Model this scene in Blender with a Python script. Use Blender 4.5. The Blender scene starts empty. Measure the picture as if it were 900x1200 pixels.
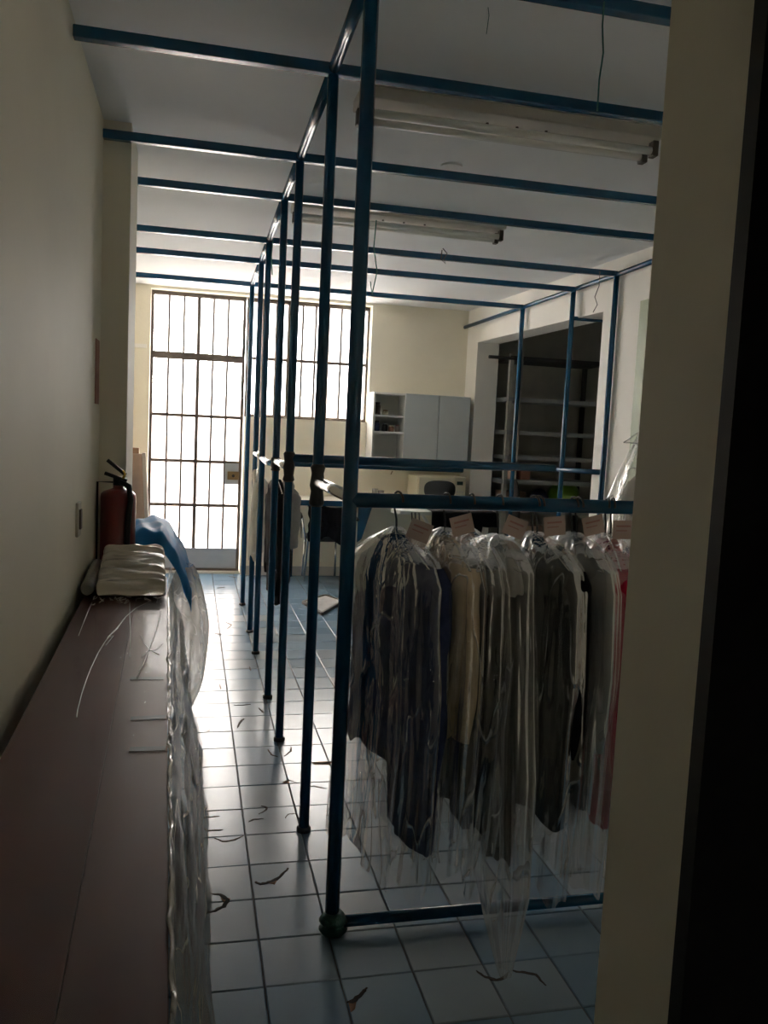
import bpy, bmesh, math, random
from mathutils import Vector, Matrix, noise
random.seed(7)
scene = bpy.context.scene
COL = scene.collection

# ------------------------------------------------------------------ camera
F = 972.46                                   # focal length in pixels of the 900x1200 frame
RT = Vector((0.9736765, -0.22302388, 0.04705773))
DN = Vector((0.02426718, -0.10384973, -0.99429691))
FW = Vector((0.22663889, 0.96926549, -0.09570388))
EYE = Vector((0, 0, 1.43))
cam = bpy.data.cameras.new('camera')
cam.sensor_fit = 'VERTICAL'; cam.sensor_height = 36; cam.sensor_width = 27
cam.lens = F / 1200 * 36
cam.clip_start = 0.02
co = bpy.data.objects.new('camera', cam); COL.objects.link(co)
m = Matrix((RT, -DN, -FW)).transposed().to_4x4(); m.translation = EYE
co.matrix_world = m
scene.camera = co

def at(u, v, **k):                           # a pixel's ray met with one plane of the room
    d = RT * ((u - 450) / F) + DN * ((v - 600) / F) + FW
    (a, val), = k.items(); i = 'xyz'.index(a)
    return EYE + d * ((val - EYE[i]) / d[i])

# ------------------------------------------------------------------ light and exposure
w = bpy.data.worlds.new('world'); scene.world = w; w.use_nodes = True
bg = w.node_tree.nodes['Background']
bg.inputs['Color'].default_value = (1.0, 0.985, 0.96, 1)
bg.inputs['Strength'].default_value = 30.0
for nm, cx, cz, sx, sz in (('daylight_portal', 0.62, 1.30, 2.1, 2.62),):
    l = bpy.data.lights.new(nm, 'AREA'); l.shape = 'RECTANGLE'; l.size = sx; l.size_y = sz
    l.cycles.is_portal = True
    lo = bpy.data.objects.new(nm, l); COL.objects.link(lo)
    lo.location = (cx, 8.24, cz); lo.rotation_euler = (-math.pi / 2, 0, 0)
scene.view_settings.view_transform = 'Standard'
scene.view_settings.look = 'None'
scene.view_settings.exposure = 0.0
scene.view_settings.gamma = 1.0
scene.view_settings.use_curve_mapping = False
scene.cycles.transparent_max_bounces = 40
scene.cycles.max_bounces = 12
scene.cycles.diffuse_bounces = 7
scene.cycles.sample_clamp_indirect = 6.0

# ------------------------------------------------------------------ materials
def nodemat(name):
    mt = bpy.data.materials.new(name); mt.use_nodes = True
    nt = mt.node_tree
    return mt, nt, nt.nodes['Principled BSDF']
def mat(name, col, rough=.5, metal=0, var=.08, scale=6, bump=0, bscale=60, spec=.5, stretch=(1, 1, 1), coat=0):
    mt, nt, b = nodemat(name)
    b.inputs['Roughness'].default_value = rough
    b.inputs['Metallic'].default_value = metal
    b.inputs['Specular IOR Level'].default_value = spec
    if coat:
        b.inputs['Coat Weight'].default_value = coat; b.inputs['Coat Roughness'].default_value = .08
    tc = nt.nodes.new('ShaderNodeTexCoord'); mp = nt.nodes.new('ShaderNodeMapping')
    mp.inputs['Scale'].default_value = stretch
    nt.links.new(tc.outputs['Object'], mp.inputs['Vector'])
    n = nt.nodes.new('ShaderNodeTexNoise'); n.inputs['Scale'].default_value = scale; n.inputs['Detail'].default_value = 5
    nt.links.new(mp.outputs['Vector'], n.inputs['Vector'])
    r = nt.nodes.new('ShaderNodeValToRGB')
    r.color_ramp.elements[0].position = .3; r.color_ramp.elements[1].position = .7
    r.color_ramp.elements[0].color = tuple(max(0, c * (1 - var)) for c in col) + (1,)
    r.color_ramp.elements[1].color = tuple(min(1, c * (1 + var)) for c in col) + (1,)
    nt.links.new(n.outputs['Fac'], r.inputs['Fac'])
    nt.links.new(r.outputs['Color'], b.inputs['Base Color'])
    if bump:
        n2 = nt.nodes.new('ShaderNodeTexNoise'); n2.inputs['Scale'].default_value = bscale; n2.inputs['Detail'].default_value = 4
        nt.links.new(mp.outputs['Vector'], n2.inputs['Vector'])
        bp = nt.nodes.new('ShaderNodeBump'); bp.inputs['Strength'].default_value = bump; bp.inputs['Distance'].default_value = .01
        nt.links.new(n2.outputs['Fac'], bp.inputs['Height'])
        nt.links.new(bp.outputs['Normal'], b.inputs['Normal'])
    return mt

def film(name, veil=.25, tint=(.9, .9, .88), milky=.3, bscale=30, bump=.6, rough=.16, crease=.5, stretch=(1, 1, .16), cscale=16, fres=.45):
    """thin plastic film: mostly clear, a little milky, glossy and whitened where it is creased"""
    mt = bpy.data.materials.new(name); mt.use_nodes = True
    nt = mt.node_tree; nt.nodes.clear(); L = nt.links.new
    out = nt.nodes.new('ShaderNodeOutputMaterial')
    tr = nt.nodes.new('ShaderNodeBsdfTransparent'); tr.inputs['Color'].default_value = (.97, .97, .965, 1)
    gl = nt.nodes.new('ShaderNodeBsdfGlossy'); gl.inputs['Roughness'].default_value = rough; gl.inputs['Color'].default_value = (1, 1, 1, 1)
    df = nt.nodes.new('ShaderNodeBsdfDiffuse'); df.inputs['Color'].default_value = tint + (1,)
    tl = nt.nodes.new('ShaderNodeBsdfTranslucent'); tl.inputs['Color'].default_value = tint + (1,)
    tc = nt.nodes.new('ShaderNodeTexCoord'); mp = nt.nodes.new('ShaderNodeMapping'); mp.inputs['Scale'].default_value = stretch
    L(tc.outputs['Object'], mp.inputs['Vector'])
    n = nt.nodes.new('ShaderNodeTexNoise'); n.inputs['Scale'].default_value = bscale; n.inputs['Detail'].default_value = 3
    L(mp.outputs['Vector'], n.inputs['Vector'])
    cn = nt.nodes.new('ShaderNodeTexNoise'); cn.inputs['Scale'].default_value = cscale; cn.inputs['Detail'].default_value = 2; cn.inputs['Distortion'].default_value = .6
    L(mp.outputs['Vector'], cn.inputs['Vector'])
    sb = nt.nodes.new('ShaderNodeMath'); sb.operation = 'SUBTRACT'; sb.inputs[1].default_value = .5; L(cn.outputs['Fac'], sb.inputs[0])
    ab = nt.nodes.new('ShaderNodeMath'); ab.operation = 'ABSOLUTE'; L(sb.outputs[0], ab.inputs[0])
    rg = nt.nodes.new('ShaderNodeMapRange'); rg.inputs['From Min'].default_value = 0; rg.inputs['From Max'].default_value = .018
    rg.inputs['To Min'].default_value = 1; rg.inputs['To Max'].default_value = 0; L(ab.outputs[0], rg.inputs['Value'])
    bp = nt.nodes.new('ShaderNodeBump'); bp.inputs['Strength'].default_value = bump; bp.inputs['Distance'].default_value = .01
    hs = nt.nodes.new('ShaderNodeMath'); hs.operation = 'MULTIPLY_ADD'; hs.inputs[1].default_value = .25
    L(rg.outputs['Result'], hs.inputs[0]); L(n.outputs['Fac'], hs.inputs[2])
    L(hs.outputs[0], bp.inputs['Height'])
    for s in (gl,): L(bp.outputs['Normal'], s.inputs['Normal'])
    md = nt.nodes.new('ShaderNodeMixShader'); md.inputs[0].default_value = .6
    L(df.outputs[0], md.inputs[1]); L(tl.outputs[0], md.inputs[2])
    n2 = nt.nodes.new('ShaderNodeTexNoise'); n2.inputs['Scale'].default_value = 7; n2.inputs['Detail'].default_value = 3
    L(mp.outputs['Vector'], n2.inputs['Vector'])
    mr = nt.nodes.new('ShaderNodeMapRange'); mr.inputs['From Min'].default_value = .3; mr.inputs['From Max'].default_value = .75
    mr.inputs['To Min'].default_value = milky * .45; mr.inputs['To Max'].default_value = min(1, milky * 1.5)
    L(n2.outputs['Fac'], mr.inputs['Value'])
    cm = nt.nodes.new('ShaderNodeMath'); cm.operation = 'MULTIPLY'; L(rg.outputs['Result'], cm.inputs[0])  # crease lines whitened: film scatter plus glints put into the colour
    n3 = nt.nodes.new('ShaderNodeTexNoise'); n3.inputs['Scale'].default_value = 9; L(tc.outputs['Object'], n3.inputs['Vector'])
    r3 = nt.nodes.new('ShaderNodeMapRange'); r3.inputs['From Min'].default_value = .42; r3.inputs['From Max'].default_value = .60; r3.inputs['To Max'].default_value = crease; L(n3.outputs['Fac'], r3.inputs['Value'])
    L(r3.outputs['Result'], cm.inputs[1])
    am = nt.nodes.new('ShaderNodeMath'); am.operation = 'ADD'; am.use_clamp = True; L(cm.outputs[0], am.inputs[0]); L(mr.outputs['Result'], am.inputs[1])
    m1 = nt.nodes.new('ShaderNodeMixShader'); L(am.outputs[0], m1.inputs[0]); L(tr.outputs[0], m1.inputs[1]); L(md.outputs[0], m1.inputs[2])
    lw = nt.nodes.new('ShaderNodeLayerWeight'); lw.inputs['Blend'].default_value = .35; L(bp.outputs['Normal'], lw.inputs['Normal'])
    mm = nt.nodes.new('ShaderNodeMath'); mm.operation = 'MULTIPLY_ADD'; mm.inputs[1].default_value = fres; mm.inputs[2].default_value = veil * .35
    L(lw.outputs['Fresnel'], mm.inputs[0])
    m2 = nt.nodes.new('ShaderNodeMixShader'); L(mm.outputs[0], m2.inputs[0]); L(m1.outputs[0], m2.inputs[1]); L(gl.outputs[0], m2.inputs[2])
    L(m2.outputs[0], out.inputs[0])
    return mt

def frosted(name):
    mt = bpy.data.materials.new(name); mt.use_nodes = True
    nt = mt.node_tree; nt.nodes.clear(); L = nt.links.new
    out = nt.nodes.new('ShaderNodeOutputMaterial')
    tr = nt.nodes.new('ShaderNodeBsdfTransparent'); tr.inputs['Color'].default_value = (.93, .93, .92, 1)
    tl = nt.nodes.new('ShaderNodeBsdfTranslucent')
    tc = nt.nodes.new('ShaderNodeTexCoord')
    v = nt.nodes.new('ShaderNodeTexVoronoi'); v.inputs['Scale'].default_value = 70
    L(tc.outputs['Object'], v.inputs['Vector'])
    rp = nt.nodes.new('ShaderNodeValToRGB'); rp.color_ramp.elements[0].color = (.66, .64, .63, 1); rp.color_ramp.elements[1].color = (.97, .95, .94, 1)
    rp.color_ramp.elements[1].position = .45
    L(v.outputs['Distance'], rp.inputs['Fac']); L(rp.outputs['Color'], tl.inputs['Color'])
    gl = nt.nodes.new('ShaderNodeBsdfGlossy'); gl.inputs['Roughness'].default_value = .25
    m1 = nt.nodes.new('ShaderNodeMixShader'); m1.inputs[0].default_value = .55
    L(tr.outputs[0], m1.inputs[1]); L(tl.outputs[0], m1.inputs[2])
    m2 = nt.nodes.new('ShaderNodeMixShader'); m2.inputs[0].default_value = .05
    L(m1.outputs[0], m2.inputs[1]); L(gl.outputs[0], m2.inputs[2])
    L(m2.outputs[0], out.inputs[0])
    return mt

def tile_mat(name):
    mt, nt, b = nodemat(name); L = nt.links.new
    oi = nt.nodes.new('ShaderNodeObjectInfo')
    r = nt.nodes.new('ShaderNodeValToRGB')
    e = r.color_ramp.elements
    e[0].color = (.105, .175, .25, 1); e[1].color = (.24, .29, .34, 1)
    k = e.new(.45); k.color = (.15, .23, .31, 1)
    k = e.new(.75); k.color = (.19, .24, .285, 1)
    L(oi.outputs['Random'], r.inputs['Fac'])
    tc = nt.nodes.new('ShaderNodeTexCoord')
    n = nt.nodes.new('ShaderNodeTexNoise'); n.inputs['Scale'].default_value = 9; n.inputs['Detail'].default_value = 6
    ad = nt.nodes.new('ShaderNodeVectorMath'); ad.operation = 'ADD'
    L(tc.outputs['Object'], ad.inputs[0]); L(oi.outputs['Location'], ad.inputs[1]); L(ad.outputs[0], n.inputs['Vector'])
    mx = nt.nodes.new('ShaderNodeMix'); mx.data_type = 'RGBA'; mx.blend_type = 'MULTIPLY'
    mx.inputs[0].default_value = 1
    r2 = nt.nodes.new('ShaderNodeValToRGB'); r2.color_ramp.elements[0].position = .25; r2.color_ramp.elements[0].color = (.90, .91, .92, 1); r2.color_ramp.elements[1].position = .7
    L(n.outputs['Fac'], r2.inputs['Fac'])
    L(r.outputs['Color'], mx.inputs[6]); L(r2.outputs['Color'], mx.inputs[7])
    L(r.outputs['Color'], b.inputs['Base Color'])
    mr = nt.nodes.new('ShaderNodeMapRange'); mr.inputs['To Min'].default_value = .16; mr.inputs['To Max'].default_value = .34
    L(n.outputs['Fac'], mr.inputs['Value']); b.inputs['Roughness'].default_value=.22
    n2 = nt.nodes.new('ShaderNodeTexNoise'); n2.inputs['Scale'].default_value = 14; n2.inputs['Detail'].default_value = 2
    L(ad.outputs[0], n2.inputs['Vector'])
    bp = nt.nodes.new('ShaderNodeBump'); bp.inputs['Strength'].default_value = .04; bp.inputs['Distance'].default_value = .004
    L(n2.outputs['Fac'], bp.inputs['Height']); L(bp.outputs['Normal'], b.inputs['Normal'])
    return mt

M = dict(
    wall=mat('cream_wall_paint', (.86, .81, .665), .6, var=.04, scale=2, bump=.08, bscale=40),
    wall_white=mat('white_wall_paint', (.86, .84, .78), .6, var=.03, scale=2, bump=.06),
    ceiling=mat('white_ceiling_paint', (.85, .86, .87), .7, var=.03, scale=1.5, bump=.05),
    dark=mat('near_black_cover', (.012, .010, .009), .6, var=.2, scale=4, stretch=(6, 6, .6)),
    dim=mat('dark_grey_plaster', (.10, .098, .09), .8, var=.08),
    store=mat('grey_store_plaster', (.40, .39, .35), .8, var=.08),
    grout=mat('dark_grout', (.07, .07, .068), .9, var=.2, scale=30),
    tile=tile_mat('blue_glazed_tile'),
    blue=mat('blue_enamel_paint', (.005, .062, .135), .26, var=.12, scale=10, bump=.04, bscale=90),
    chrome=mat('bright_chrome', (.75, .75, .74), .16, 1, var=.05),
    tape=mat('black_tape', (.012, .012, .014), .45, var=.3, scale=50, bump=.3),
    green_tape=mat('dark_green_tape', (.008, .05, .045), .5, var=.3, scale=60, bump=.5),
    rust=mat('rusty_grey_steel', (.10, .08, .066), .6, .2, var=.3, scale=14, bump=.15),
    kick=mat('grey_blue_steel_sheet', (.33, .37, .42), .5, .1, var=.08, scale=5),
    glass=frosted('frosted_glass'),
    brown=mat('brown_laminate', (.098, .033, .024), .5, spec=.14, var=.10, scale=2.5, stretch=(6, .8, 1)),
    brown2=mat('plum_brown_laminate', (.105, .043, .035), .45, spec=.18, var=.10, scale=2.5, stretch=(6, .8, 1)),
    mark=mat('dark_brown_strip', (.03, .015, .014), .5, var=.2),
    wrapclear=film('clear_stretch_film', .05, (.85, .82, .75), .012, 8, .08, .10, 0, fres=.12),
    wrapside=film('creased_stretch_film', .5, (.74, .69, .58), .36, 40, .8, .18, .6, (1, .14, 1), 20),
    crease=mat('white_film_crease', (.75, .72, .68), .25, var=.2, scale=80),
    bundle=mat('cream_plastic_bundle', (.50, .45, .37), .2, var=.12, scale=9, bump=.9, bscale=16, spec=.9, coat=1, stretch=(.5, 2.4, 1)),
    greyfilm=mat('grey_plastic_roll', (.22, .21, .19), .3, var=.12, scale=9, bump=.3, bscale=16, coat=.4),
    tarp=mat('blue_plastic_sheet', (.008, .17, .42), .55, var=.12, scale=7, bump=.3, bscale=18, spec=.25),
    sack=film('crumpled_clear_sack', .3, (.86, .80, .72), .50, 22, .7, .2, .5, (1, 1, .5), 9),
    cream_fill=mat('cream_foam', (.62, .58, .50), .8, var=.08),
    red=mat('red_extinguisher_paint', (.14, .007, .009), .28, var=.06, coat=.5),
    black=mat('black_rubber', (.012, .012, .012), .5, var=.2),
    yellow=mat('yellow_pin', (.5, .33, .03), .5),
    white=mat('white_melamine', (.60, .64, .64), .4, var=.02),
    white_in=mat('white_shelf_board', (.68, .68, .65), .5, var=.03),
    cream=mat('cream_appliance_plastic', (.66, .61, .45), .4, var=.03),
    dglass=mat('dark_oven_glass', (.018, .02, .022), .12, var=.1),
    lcd=mat('green_display', (.03, .06, .05), .2),
    lamp_house=mat('dusty_cream_lamp_housing', (.55, .52, .46), .55, var=.08),
    tube=mat('unlit_fluorescent_tube', (.88, .87, .85), .25, var=.03),
    socket=mat('brown_lamp_socket', (.06, .045, .035), .5, var=.3),
    string=mat('teal_string', (.03, .17, .16), .7),
    wire=mat('dark_wire', (.02, .02, .02), .5),
    crackd=mat('dark_crack', (.02, .017, .014), .9, var=.4, scale=60),
    chip=mat('chipped_terracotta', (.17, .09, .05), .9, var=.3, scale=40),
    rack=mat('grey_steel_shelving', (.27, .29, .30), .5, .3, var=.12),
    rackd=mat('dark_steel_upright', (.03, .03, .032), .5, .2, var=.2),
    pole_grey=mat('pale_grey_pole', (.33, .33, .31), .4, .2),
    carton=mat('brown_cardboard', (.33, .20, .12), .8, var=.1, scale=8),
    carton2=mat('reddish_cardboard', (.30, .15, .10), .8, var=.1, scale=8),
    board=mat('pinkish_cardboard', (.46, .33, .25), .8, var=.08),
    board_edge=mat('pale_board_edge', (.62, .56, .48), .8, var=.06),
    lime=mat('lime_green_plastic', (.16, .34, .015), .35, var=.15, bump=.2, bscale=20),
    cloth_black=mat('black_cloth', (.006, .006, .008), .95, var=.3, scale=30, spec=.15),
    cloth_navy=mat('navy_cloth', (.028, .038, .095), .9, var=.2, scale=40, spec=.2),
    cloth_beige=mat('beige_cloth', (.56, .43, .28), .9, var=.1, scale=20, spec=.2),
    cloth_slate=mat('slate_cloth', (.075, .085, .10), .9, var=.1, scale=20, spec=.2),
    cloth_grey=mat('pale_grey_cloth', (.33, .32, .31), .9, var=.1, scale=20, spec=.2),
    cloth_red=mat('crimson_cloth', (.36, .010, .035), .9, var=.12, scale=20, spec=.2),
    cloth_white=mat('off_white_cloth', (.58, .55, .49), .9, var=.08, scale=20, spec=.2),
    tag=mat('pink_paper_tag', (.46, .36, .33), .8, var=.06),
    print_=mat('red_print', (.36, .19, .18), .8),
    bag_clear=film('clear_garment_film', .20, (.85, .85, .85), .045, 20, .9, .10, .8, (1, 1, .26), 9),
    bag_mid=film('hazy_garment_film', .22, (.82, .81, .78), .085, 18, .8, .12, .75, (1, 1, .32), 7),
    bag_milky=film('milky_garment_film', .15, (.76, .75, .71), .24, 12, .5, .24, .25, (1, 1, .2), 7),
    switch=mat('ivory_switch_plastic', (.55, .52, .45), .4, var=.03),
    switchd=mat('brown_switch_rocker', (.13, .09, .08), .4),
    sign=mat('faded_red_notice', (.42, .20, .15), .6, var=.15),
    green_door=mat('pale_green_paint', (.29, .35, .22), .5, var=.04),
    counter=mat('pale_counter_top', (.60, .58, .52), .4, var=.04),
    skirting=mat('grey_skirting', (.46, .46, .44), .5, var=.05),
    brass=mat('worn_brass', (.20, .14, .07), .45, .6, var=.25),
    outer=mat('pinkish_plaster', (.62, .50, .46), .9, var=.05),
    paving=mat('pale_concrete', (.50, .48, .46), .9, var=.1),
)

# ------------------------------------------------------------------ geometry helpers
BASE = {}
def link(name, me, parent=None, mats=None):
    o = bpy.data.objects.new(name, me); COL.objects.link(o)
    if parent is not None: o.parent = parent
    return o
def tag(o, label=None, cat=None, group=None, kind=None):
    if label: o['label'] = label
    if cat: o['category'] = cat
    if group: o['group'] = group
    if kind: o['kind'] = kind
    return o
def empty(name, loc, label, cat, group=None, kind=None):
    o = bpy.data.objects.new(name, None); COL.objects.link(o); o.location = loc
    o.empty_display_size = .05
    BASE[o] = Vector(loc)
    return tag(o, label, cat, group, kind)
class G:
    """collects vertices and faces for ONE mesh"""
    def __init__(s): s.v = []; s.f = []
    def add(s, v, f):
        n = len(s.v); s.v += [Vector(p) for p in v]; s.f += [tuple(i + n for i in q) for q in f]; return s
    def box(s, x0, x1, y0, y1, z0, z1):
        v = [(x, y, z) for z in (z0, z1) for x, y in ((x0, y0), (x1, y0), (x1, y1), (x0, y1))]
        return s.add(v, [(3, 2, 1, 0), (4, 5, 6, 7), (0, 1, 5, 4), (1, 2, 6, 5), (2, 3, 7, 6), (3, 0, 4, 7)])
    def hexa(s, b, t):                       # two quads, bottom and top, same winding (ccw from above)
        return s.add(list(b) + list(t), [(3, 2, 1, 0), (4, 5, 6, 7), (0, 1, 5, 4), (1, 2, 6, 5), (2, 3, 7, 6), (3, 0, 4, 7)])
    def bar(s, a, b, wd, ht, up=(0, 0, 1)):  # rectangular bar
        a = Vector(a); b = Vector(b); d = (b - a).normalized(); u = Vector(up)
        if abs(d.dot(u)) > .95: u = Vector((0, 1, 0))
        sd = d.cross(u).normalized(); u = sd.cross(d)
        q = [(-sd * wd - u * ht) / 2, (sd * wd - u * ht) / 2, (sd * wd + u * ht) / 2, (-sd * wd + u * ht) / 2]
        return s.add([a + k for k in q] + [b + k for k in q], [(0, 1, 2, 3), (7, 6, 5, 4), (4, 5, 1, 0), (5, 6, 2, 1), (6, 7, 3, 2), (7, 4, 0, 3)])
    def tube(s, pts, r, n=14, caps=True):
        pts = [Vector(p) for p in pts]; rs = r if isinstance(r, (list, tuple)) else [r] * len(pts)
        rings = []; u = None
        for i, p in enumerate(pts):
            d = (pts[min(i + 1, len(pts) - 1)] - pts[max(i - 1, 0)]).normalized()
            if u is None:
                u = Vector((0, 0, 1)) if abs(d.z) < .9 else Vector((1, 0, 0))
            u = (u - d * u.dot(d)).normalized(); w_ = d.cross(u)
            rings.append([p + (u * math.cos(a) + w_ * math.sin(a)) * rs[i] for a in (2 * math.pi * k / n for k in range(n))])
        f = [(i * n + k, i * n + (k + 1) % n, (i + 1) * n + (k + 1) % n, (i + 1) * n + k) for i in range(len(pts) - 1) for k in range(n)]
        if caps: f += [tuple(range(n - 1, -1, -1)), tuple((len(pts) - 1) * n + k for k in range(n))]
        return s.add([p for q in rings for p in q], f)
    def lathe(s, prof, c, n=28):             # prof: (r, z), around the vertical through c
        v = [(c[0] + r * math.cos(2 * math.pi * k / n), c[1] + r * math.sin(2 * math.pi * k / n), c[2] + z) for r, z in prof for k in range(n)]
        f = [(i * n + k, i * n + (k + 1) % n, (i + 1) * n + (k + 1) % n, (i + 1) * n + k) for i in range(len(prof) - 1) for k in range(n)]
        f += [tuple(range(n - 1, -1, -1)), tuple((len(prof) - 1) * n + k for k in range(n))]
        return s.add(v, f)
    def grid(s, fn, nu, nv, wrap=False):
        v = [fn(i / nu, j / nv) for j in range(nv + 1) for i in range(nu + (0 if wrap else 1))]
        wdt = nu if wrap else nu + 1
        f = [(j * wdt + i, j * wdt + (i + 1) % wdt, (j + 1) * wdt + (i + 1) % wdt, (j + 1) * wdt + i) for j in range(nv) for i in range(nu)]
        return s.add(v, f)
    def build(s, name, m, parent=None, smooth=False, bevel=0, loc=None):
        root = parent
        while root is not None and root not in BASE: root = root.parent
        off = BASE[root] if root is not None else (Vector(loc) if loc is not None else Vector((0, 0, 0)))
        me = bpy.data.meshes.new(name)
        me.from_pydata([tuple(p - off) for p in s.v], [], s.f)
        if bevel:
            bm = bmesh.new(); bm.from_mesh(me)
            bmesh.ops.bevel(bm, geom=list(bm.edges), offset=bevel, segments=2, profile=.6, affect='EDGES', clamp_overlap=True)
            bm.to_mesh(me); bm.free()
        me.materials.append(M[m])
        if smooth == 'auto':
            me.polygons.foreach_set('use_smooth', [len(p.vertices) == 4 for p in me.polygons])
        elif smooth: me.polygons.foreach_set('use_smooth', [True] * len(me.polygons))
        o = link(name, me, parent)
        if root is None and loc is not None: o.location = loc
        return o
def box(x0, x1, y0, y1, z0, z1): return G().box(x0, x1, y0, y1, z0, z1)
def nz(x, y=0, z=0): return noise.noise(Vector((x, y, z)))

# ------------------------------------------------------------------ the room shell
CEIL = 2.66
def rw(y, n=0): return 2.635 + (7.98 - y) * .040 + n      # the right wall runs slightly askew
def struct(name, g, m, label, cat, **k): return tag(g.build(name, m, **k), label, cat, kind='structure')

fl = struct('floor', box(-.75, 4.3, -1.6, 8.35, -.12, -.005), 'grout', 'floor of pale blue glazed square tiles with dark joints', 'floor')
TX0, TY0, TW, TD = .2141, 2.0056, .1968, .2025
def tile_mesh():
    g = G(); a, b = TW / 2 - .0016, TD / 2 - .0016; c = .0025
    v = [(sx * (a - i), sy * (b - i), z) for i, z in ((0, -.006), (0, -c), (c, 0)) for sx, sy in ((-1, -1), (1, -1), (1, 1), (-1, 1))]
    f = [(k + i, k + (i + 1) % 4, k + 4 + (i + 1) % 4, k + 4 + i) for k in (0, 4) for i in range(4)] + [(8, 9, 10, 11)]
    g.add(v, f); me = bpy.data.meshes.new('tile'); me.from_pydata([tuple(p) for p in g.v], [], g.f); me.materials.append(M['tile'])
    return me, g
tme, tg = tile_mesh()
cand = []
for i in range(-5, 13):
    for j in range(-14, 31):
        x = TX0 + (i + .5) * TW; y = TY0 + (j + .5) * TD
        if x > 2.62 or y > 8.22 or (x < -.35 and y < 3.7) or x < -.62: continue
        seen = y > .95 and x > -.06 and x < .60 * y + .1 and y < 6.3
        cand.append((0 if seen else 1, y, x))
cand.sort(); near = [c for c in cand if c[0] == 0][:300]; rest = [c for c in cand if c not in set(near)]
for _, y, x in near:
    o = bpy.data.objects.new('tile', tme); COL.objects.link(o); o.parent = fl
    o.location = (x, y, random.uniform(-.0006, .0006))
    o.rotation_euler = (random.gauss(0, .0022), random.gauss(0, .0022), 0)
g = G()
for _, y, x in rest: g.add([Vector((x, y, random.uniform(-.0006, .0004))) + p for p in tg.v], tg.f)
tag(g.build('floor_tiles', 'tile', fl), 'blue tiles of the far floor', kind='stuff')

# cracks and chips in the tiles, as broken glaze lines
def crack(px, wd=.006, chip=None):
    pts = [at(u, v, z=.0012) for u, v in px]
    fine = []
    for a, b in zip(pts, pts[1:]):
        for k in range(4): fine.append(a.lerp(b, k / 4))
    fine.append(pts[-1]); n = len(fine); g = G(); L, Rr = [], []
    for i, p in enumerate(fine):
        d = (fine[min(i + 1, n - 1)] - fine[max(i - 1, 0)]).normalized(); s = Vector((-d.y, d.x, 0))
        h = wd * (.15 + math.sin(math.pi * i / (n - 1)) * .6 + random.uniform(0, .35)) * .7
        j = s * random.uniform(-.002, .002)
        L.append(p + s * h + j); Rr.append(p - s * h + j)
    v = L + Rr; top = [Vector(p) for p in v]; bot = [Vector((p.x, p.y, -.001)) for p in v]
    g.add(top + bot, [(i + 1, i, n + i, n + i + 1) for i in range(n - 1)] + [(i, i + 1, 2 * n + i + 1, 2 * n + i) for i in range(n - 1)] + [(n + i + 1, n + i, 3 * n + i, 3 * n + i + 1) for i in range(n - 1)])
    g.build('tile_crack', 'crackd', fl)
    if chip:
        c = [at(u, v, z=.0010) for u, v in chip]; k = len(c)
        G().add(c + [Vector((p.x, p.y, -.001)) for p in c], [tuple(range(k))] + [((i + 1) % k, i, k + i, k + (i + 1) % k) for i in range(k)]).build('tile_chip', 'chip', fl)
crack([(246, 1047), (258, 1048), (267, 1054), (262, 1062), (252, 1067), (241, 1070)], .010, [(258, 1049), (270, 1053), (266, 1060), (260, 1055)])
crack([(299, 1033), (305, 1036), (318, 1033), (328, 1027), (338, 1017)], .010, [(311, 1034), (327, 1028), (322, 1036)])
crack([(257, 956), (238, 958), (232, 962), (235, 969), (243, 973), (261, 972)], .009)
crack([(252, 982), (262, 986), (275, 984), (285, 979)], .007)
crack([(291, 963), (298, 960), (309, 959)], .006)
crack([(303, 954), (311, 950), (313, 946), (306, 944)], .006)
crack([(334, 959), (338, 954), (346, 953), (352, 961)], .005)
crack([(314, 878), (318, 884), (326, 887)], .006)
crack([(341, 875), (341, 880), (333, 886)], .006)
crack([(365, 893), (378, 895), (389, 892)], .009, [(365, 893), (389, 892), (387, 896), (368, 896)])
crack([(331, 917), (338, 914), (347, 917)], .008, [(331, 918), (338, 914), (348, 917)])
crack([(352, 923), (368, 921), (383, 924)], .006)
crack([(231, 912), (235, 905), (234, 895), (235, 888)], .005)
crack([(278, 853), (282, 845), (286, 842)], .010)
crack([(243, 857), (246, 855)], .008)
crack([(274, 826), (284, 826), (294, 825)], .006)
crack([(303, 829), (308, 834), (309, 835)], .007)
crack([(236, 711), (242, 709), (245, 708)], .010)
crack([(251, 742), (259, 743), (255, 744)], .010)
crack([(265, 729), (271, 732), (265, 738)], .008)
crack([(254, 689), (263, 688)], .012)
crack([(268, 675), (278, 677)], .02)
crack([(407, 1173), (412, 1174), (425, 1164), (430, 1157)], .010, [(408, 1173), (418, 1172), (416, 1182), (411, 1186)])
crack([(558, 1137), (569, 1145), (582, 1148), (592, 1145), (598, 1137)], .008)
crack([(598, 1137), (612, 1139), (628, 1142), (640, 1155)], .007)
crack([(672, 1018), (687, 1018)], .008)
crack([(405, 800), (413, 806), (411, 812)], .008)
crack([(292, 781), (294, 786)], .006)
crack([(257, 801), (259, 808)], .006)

# left wall, its pilaster, and the recess beyond it
lw = struct('wall_left', box(-.60, -.39, -1.6, 3.75, 0, CEIL), 'wall', 'cream painted wall along the left', 'wall')
struct('trim_1', G().box(-.60, -.278, 3.75, 4.15, 0, CEIL), 'wall', 'cream pilaster standing out from the left wall', 'pilaster')
struct('wall_left_recess', box(-.75, -.62, 4.15, 8.3, 0, CEIL), 'wall', 'cream recessed wall between the pilaster and the glazed door', 'wall')
struct('trim_2', box(-.75, -.60, 3.72, 4.15, 0, CEIL), 'wall', 'cream return of the left pilaster', 'pilaster')
struct('trim_4', box(-.392, -.384, -1.6, 2.42, 0, CEIL), 'wall', 'shallow raised cream plaster band on the near left wall', 'plaster band')
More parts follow.
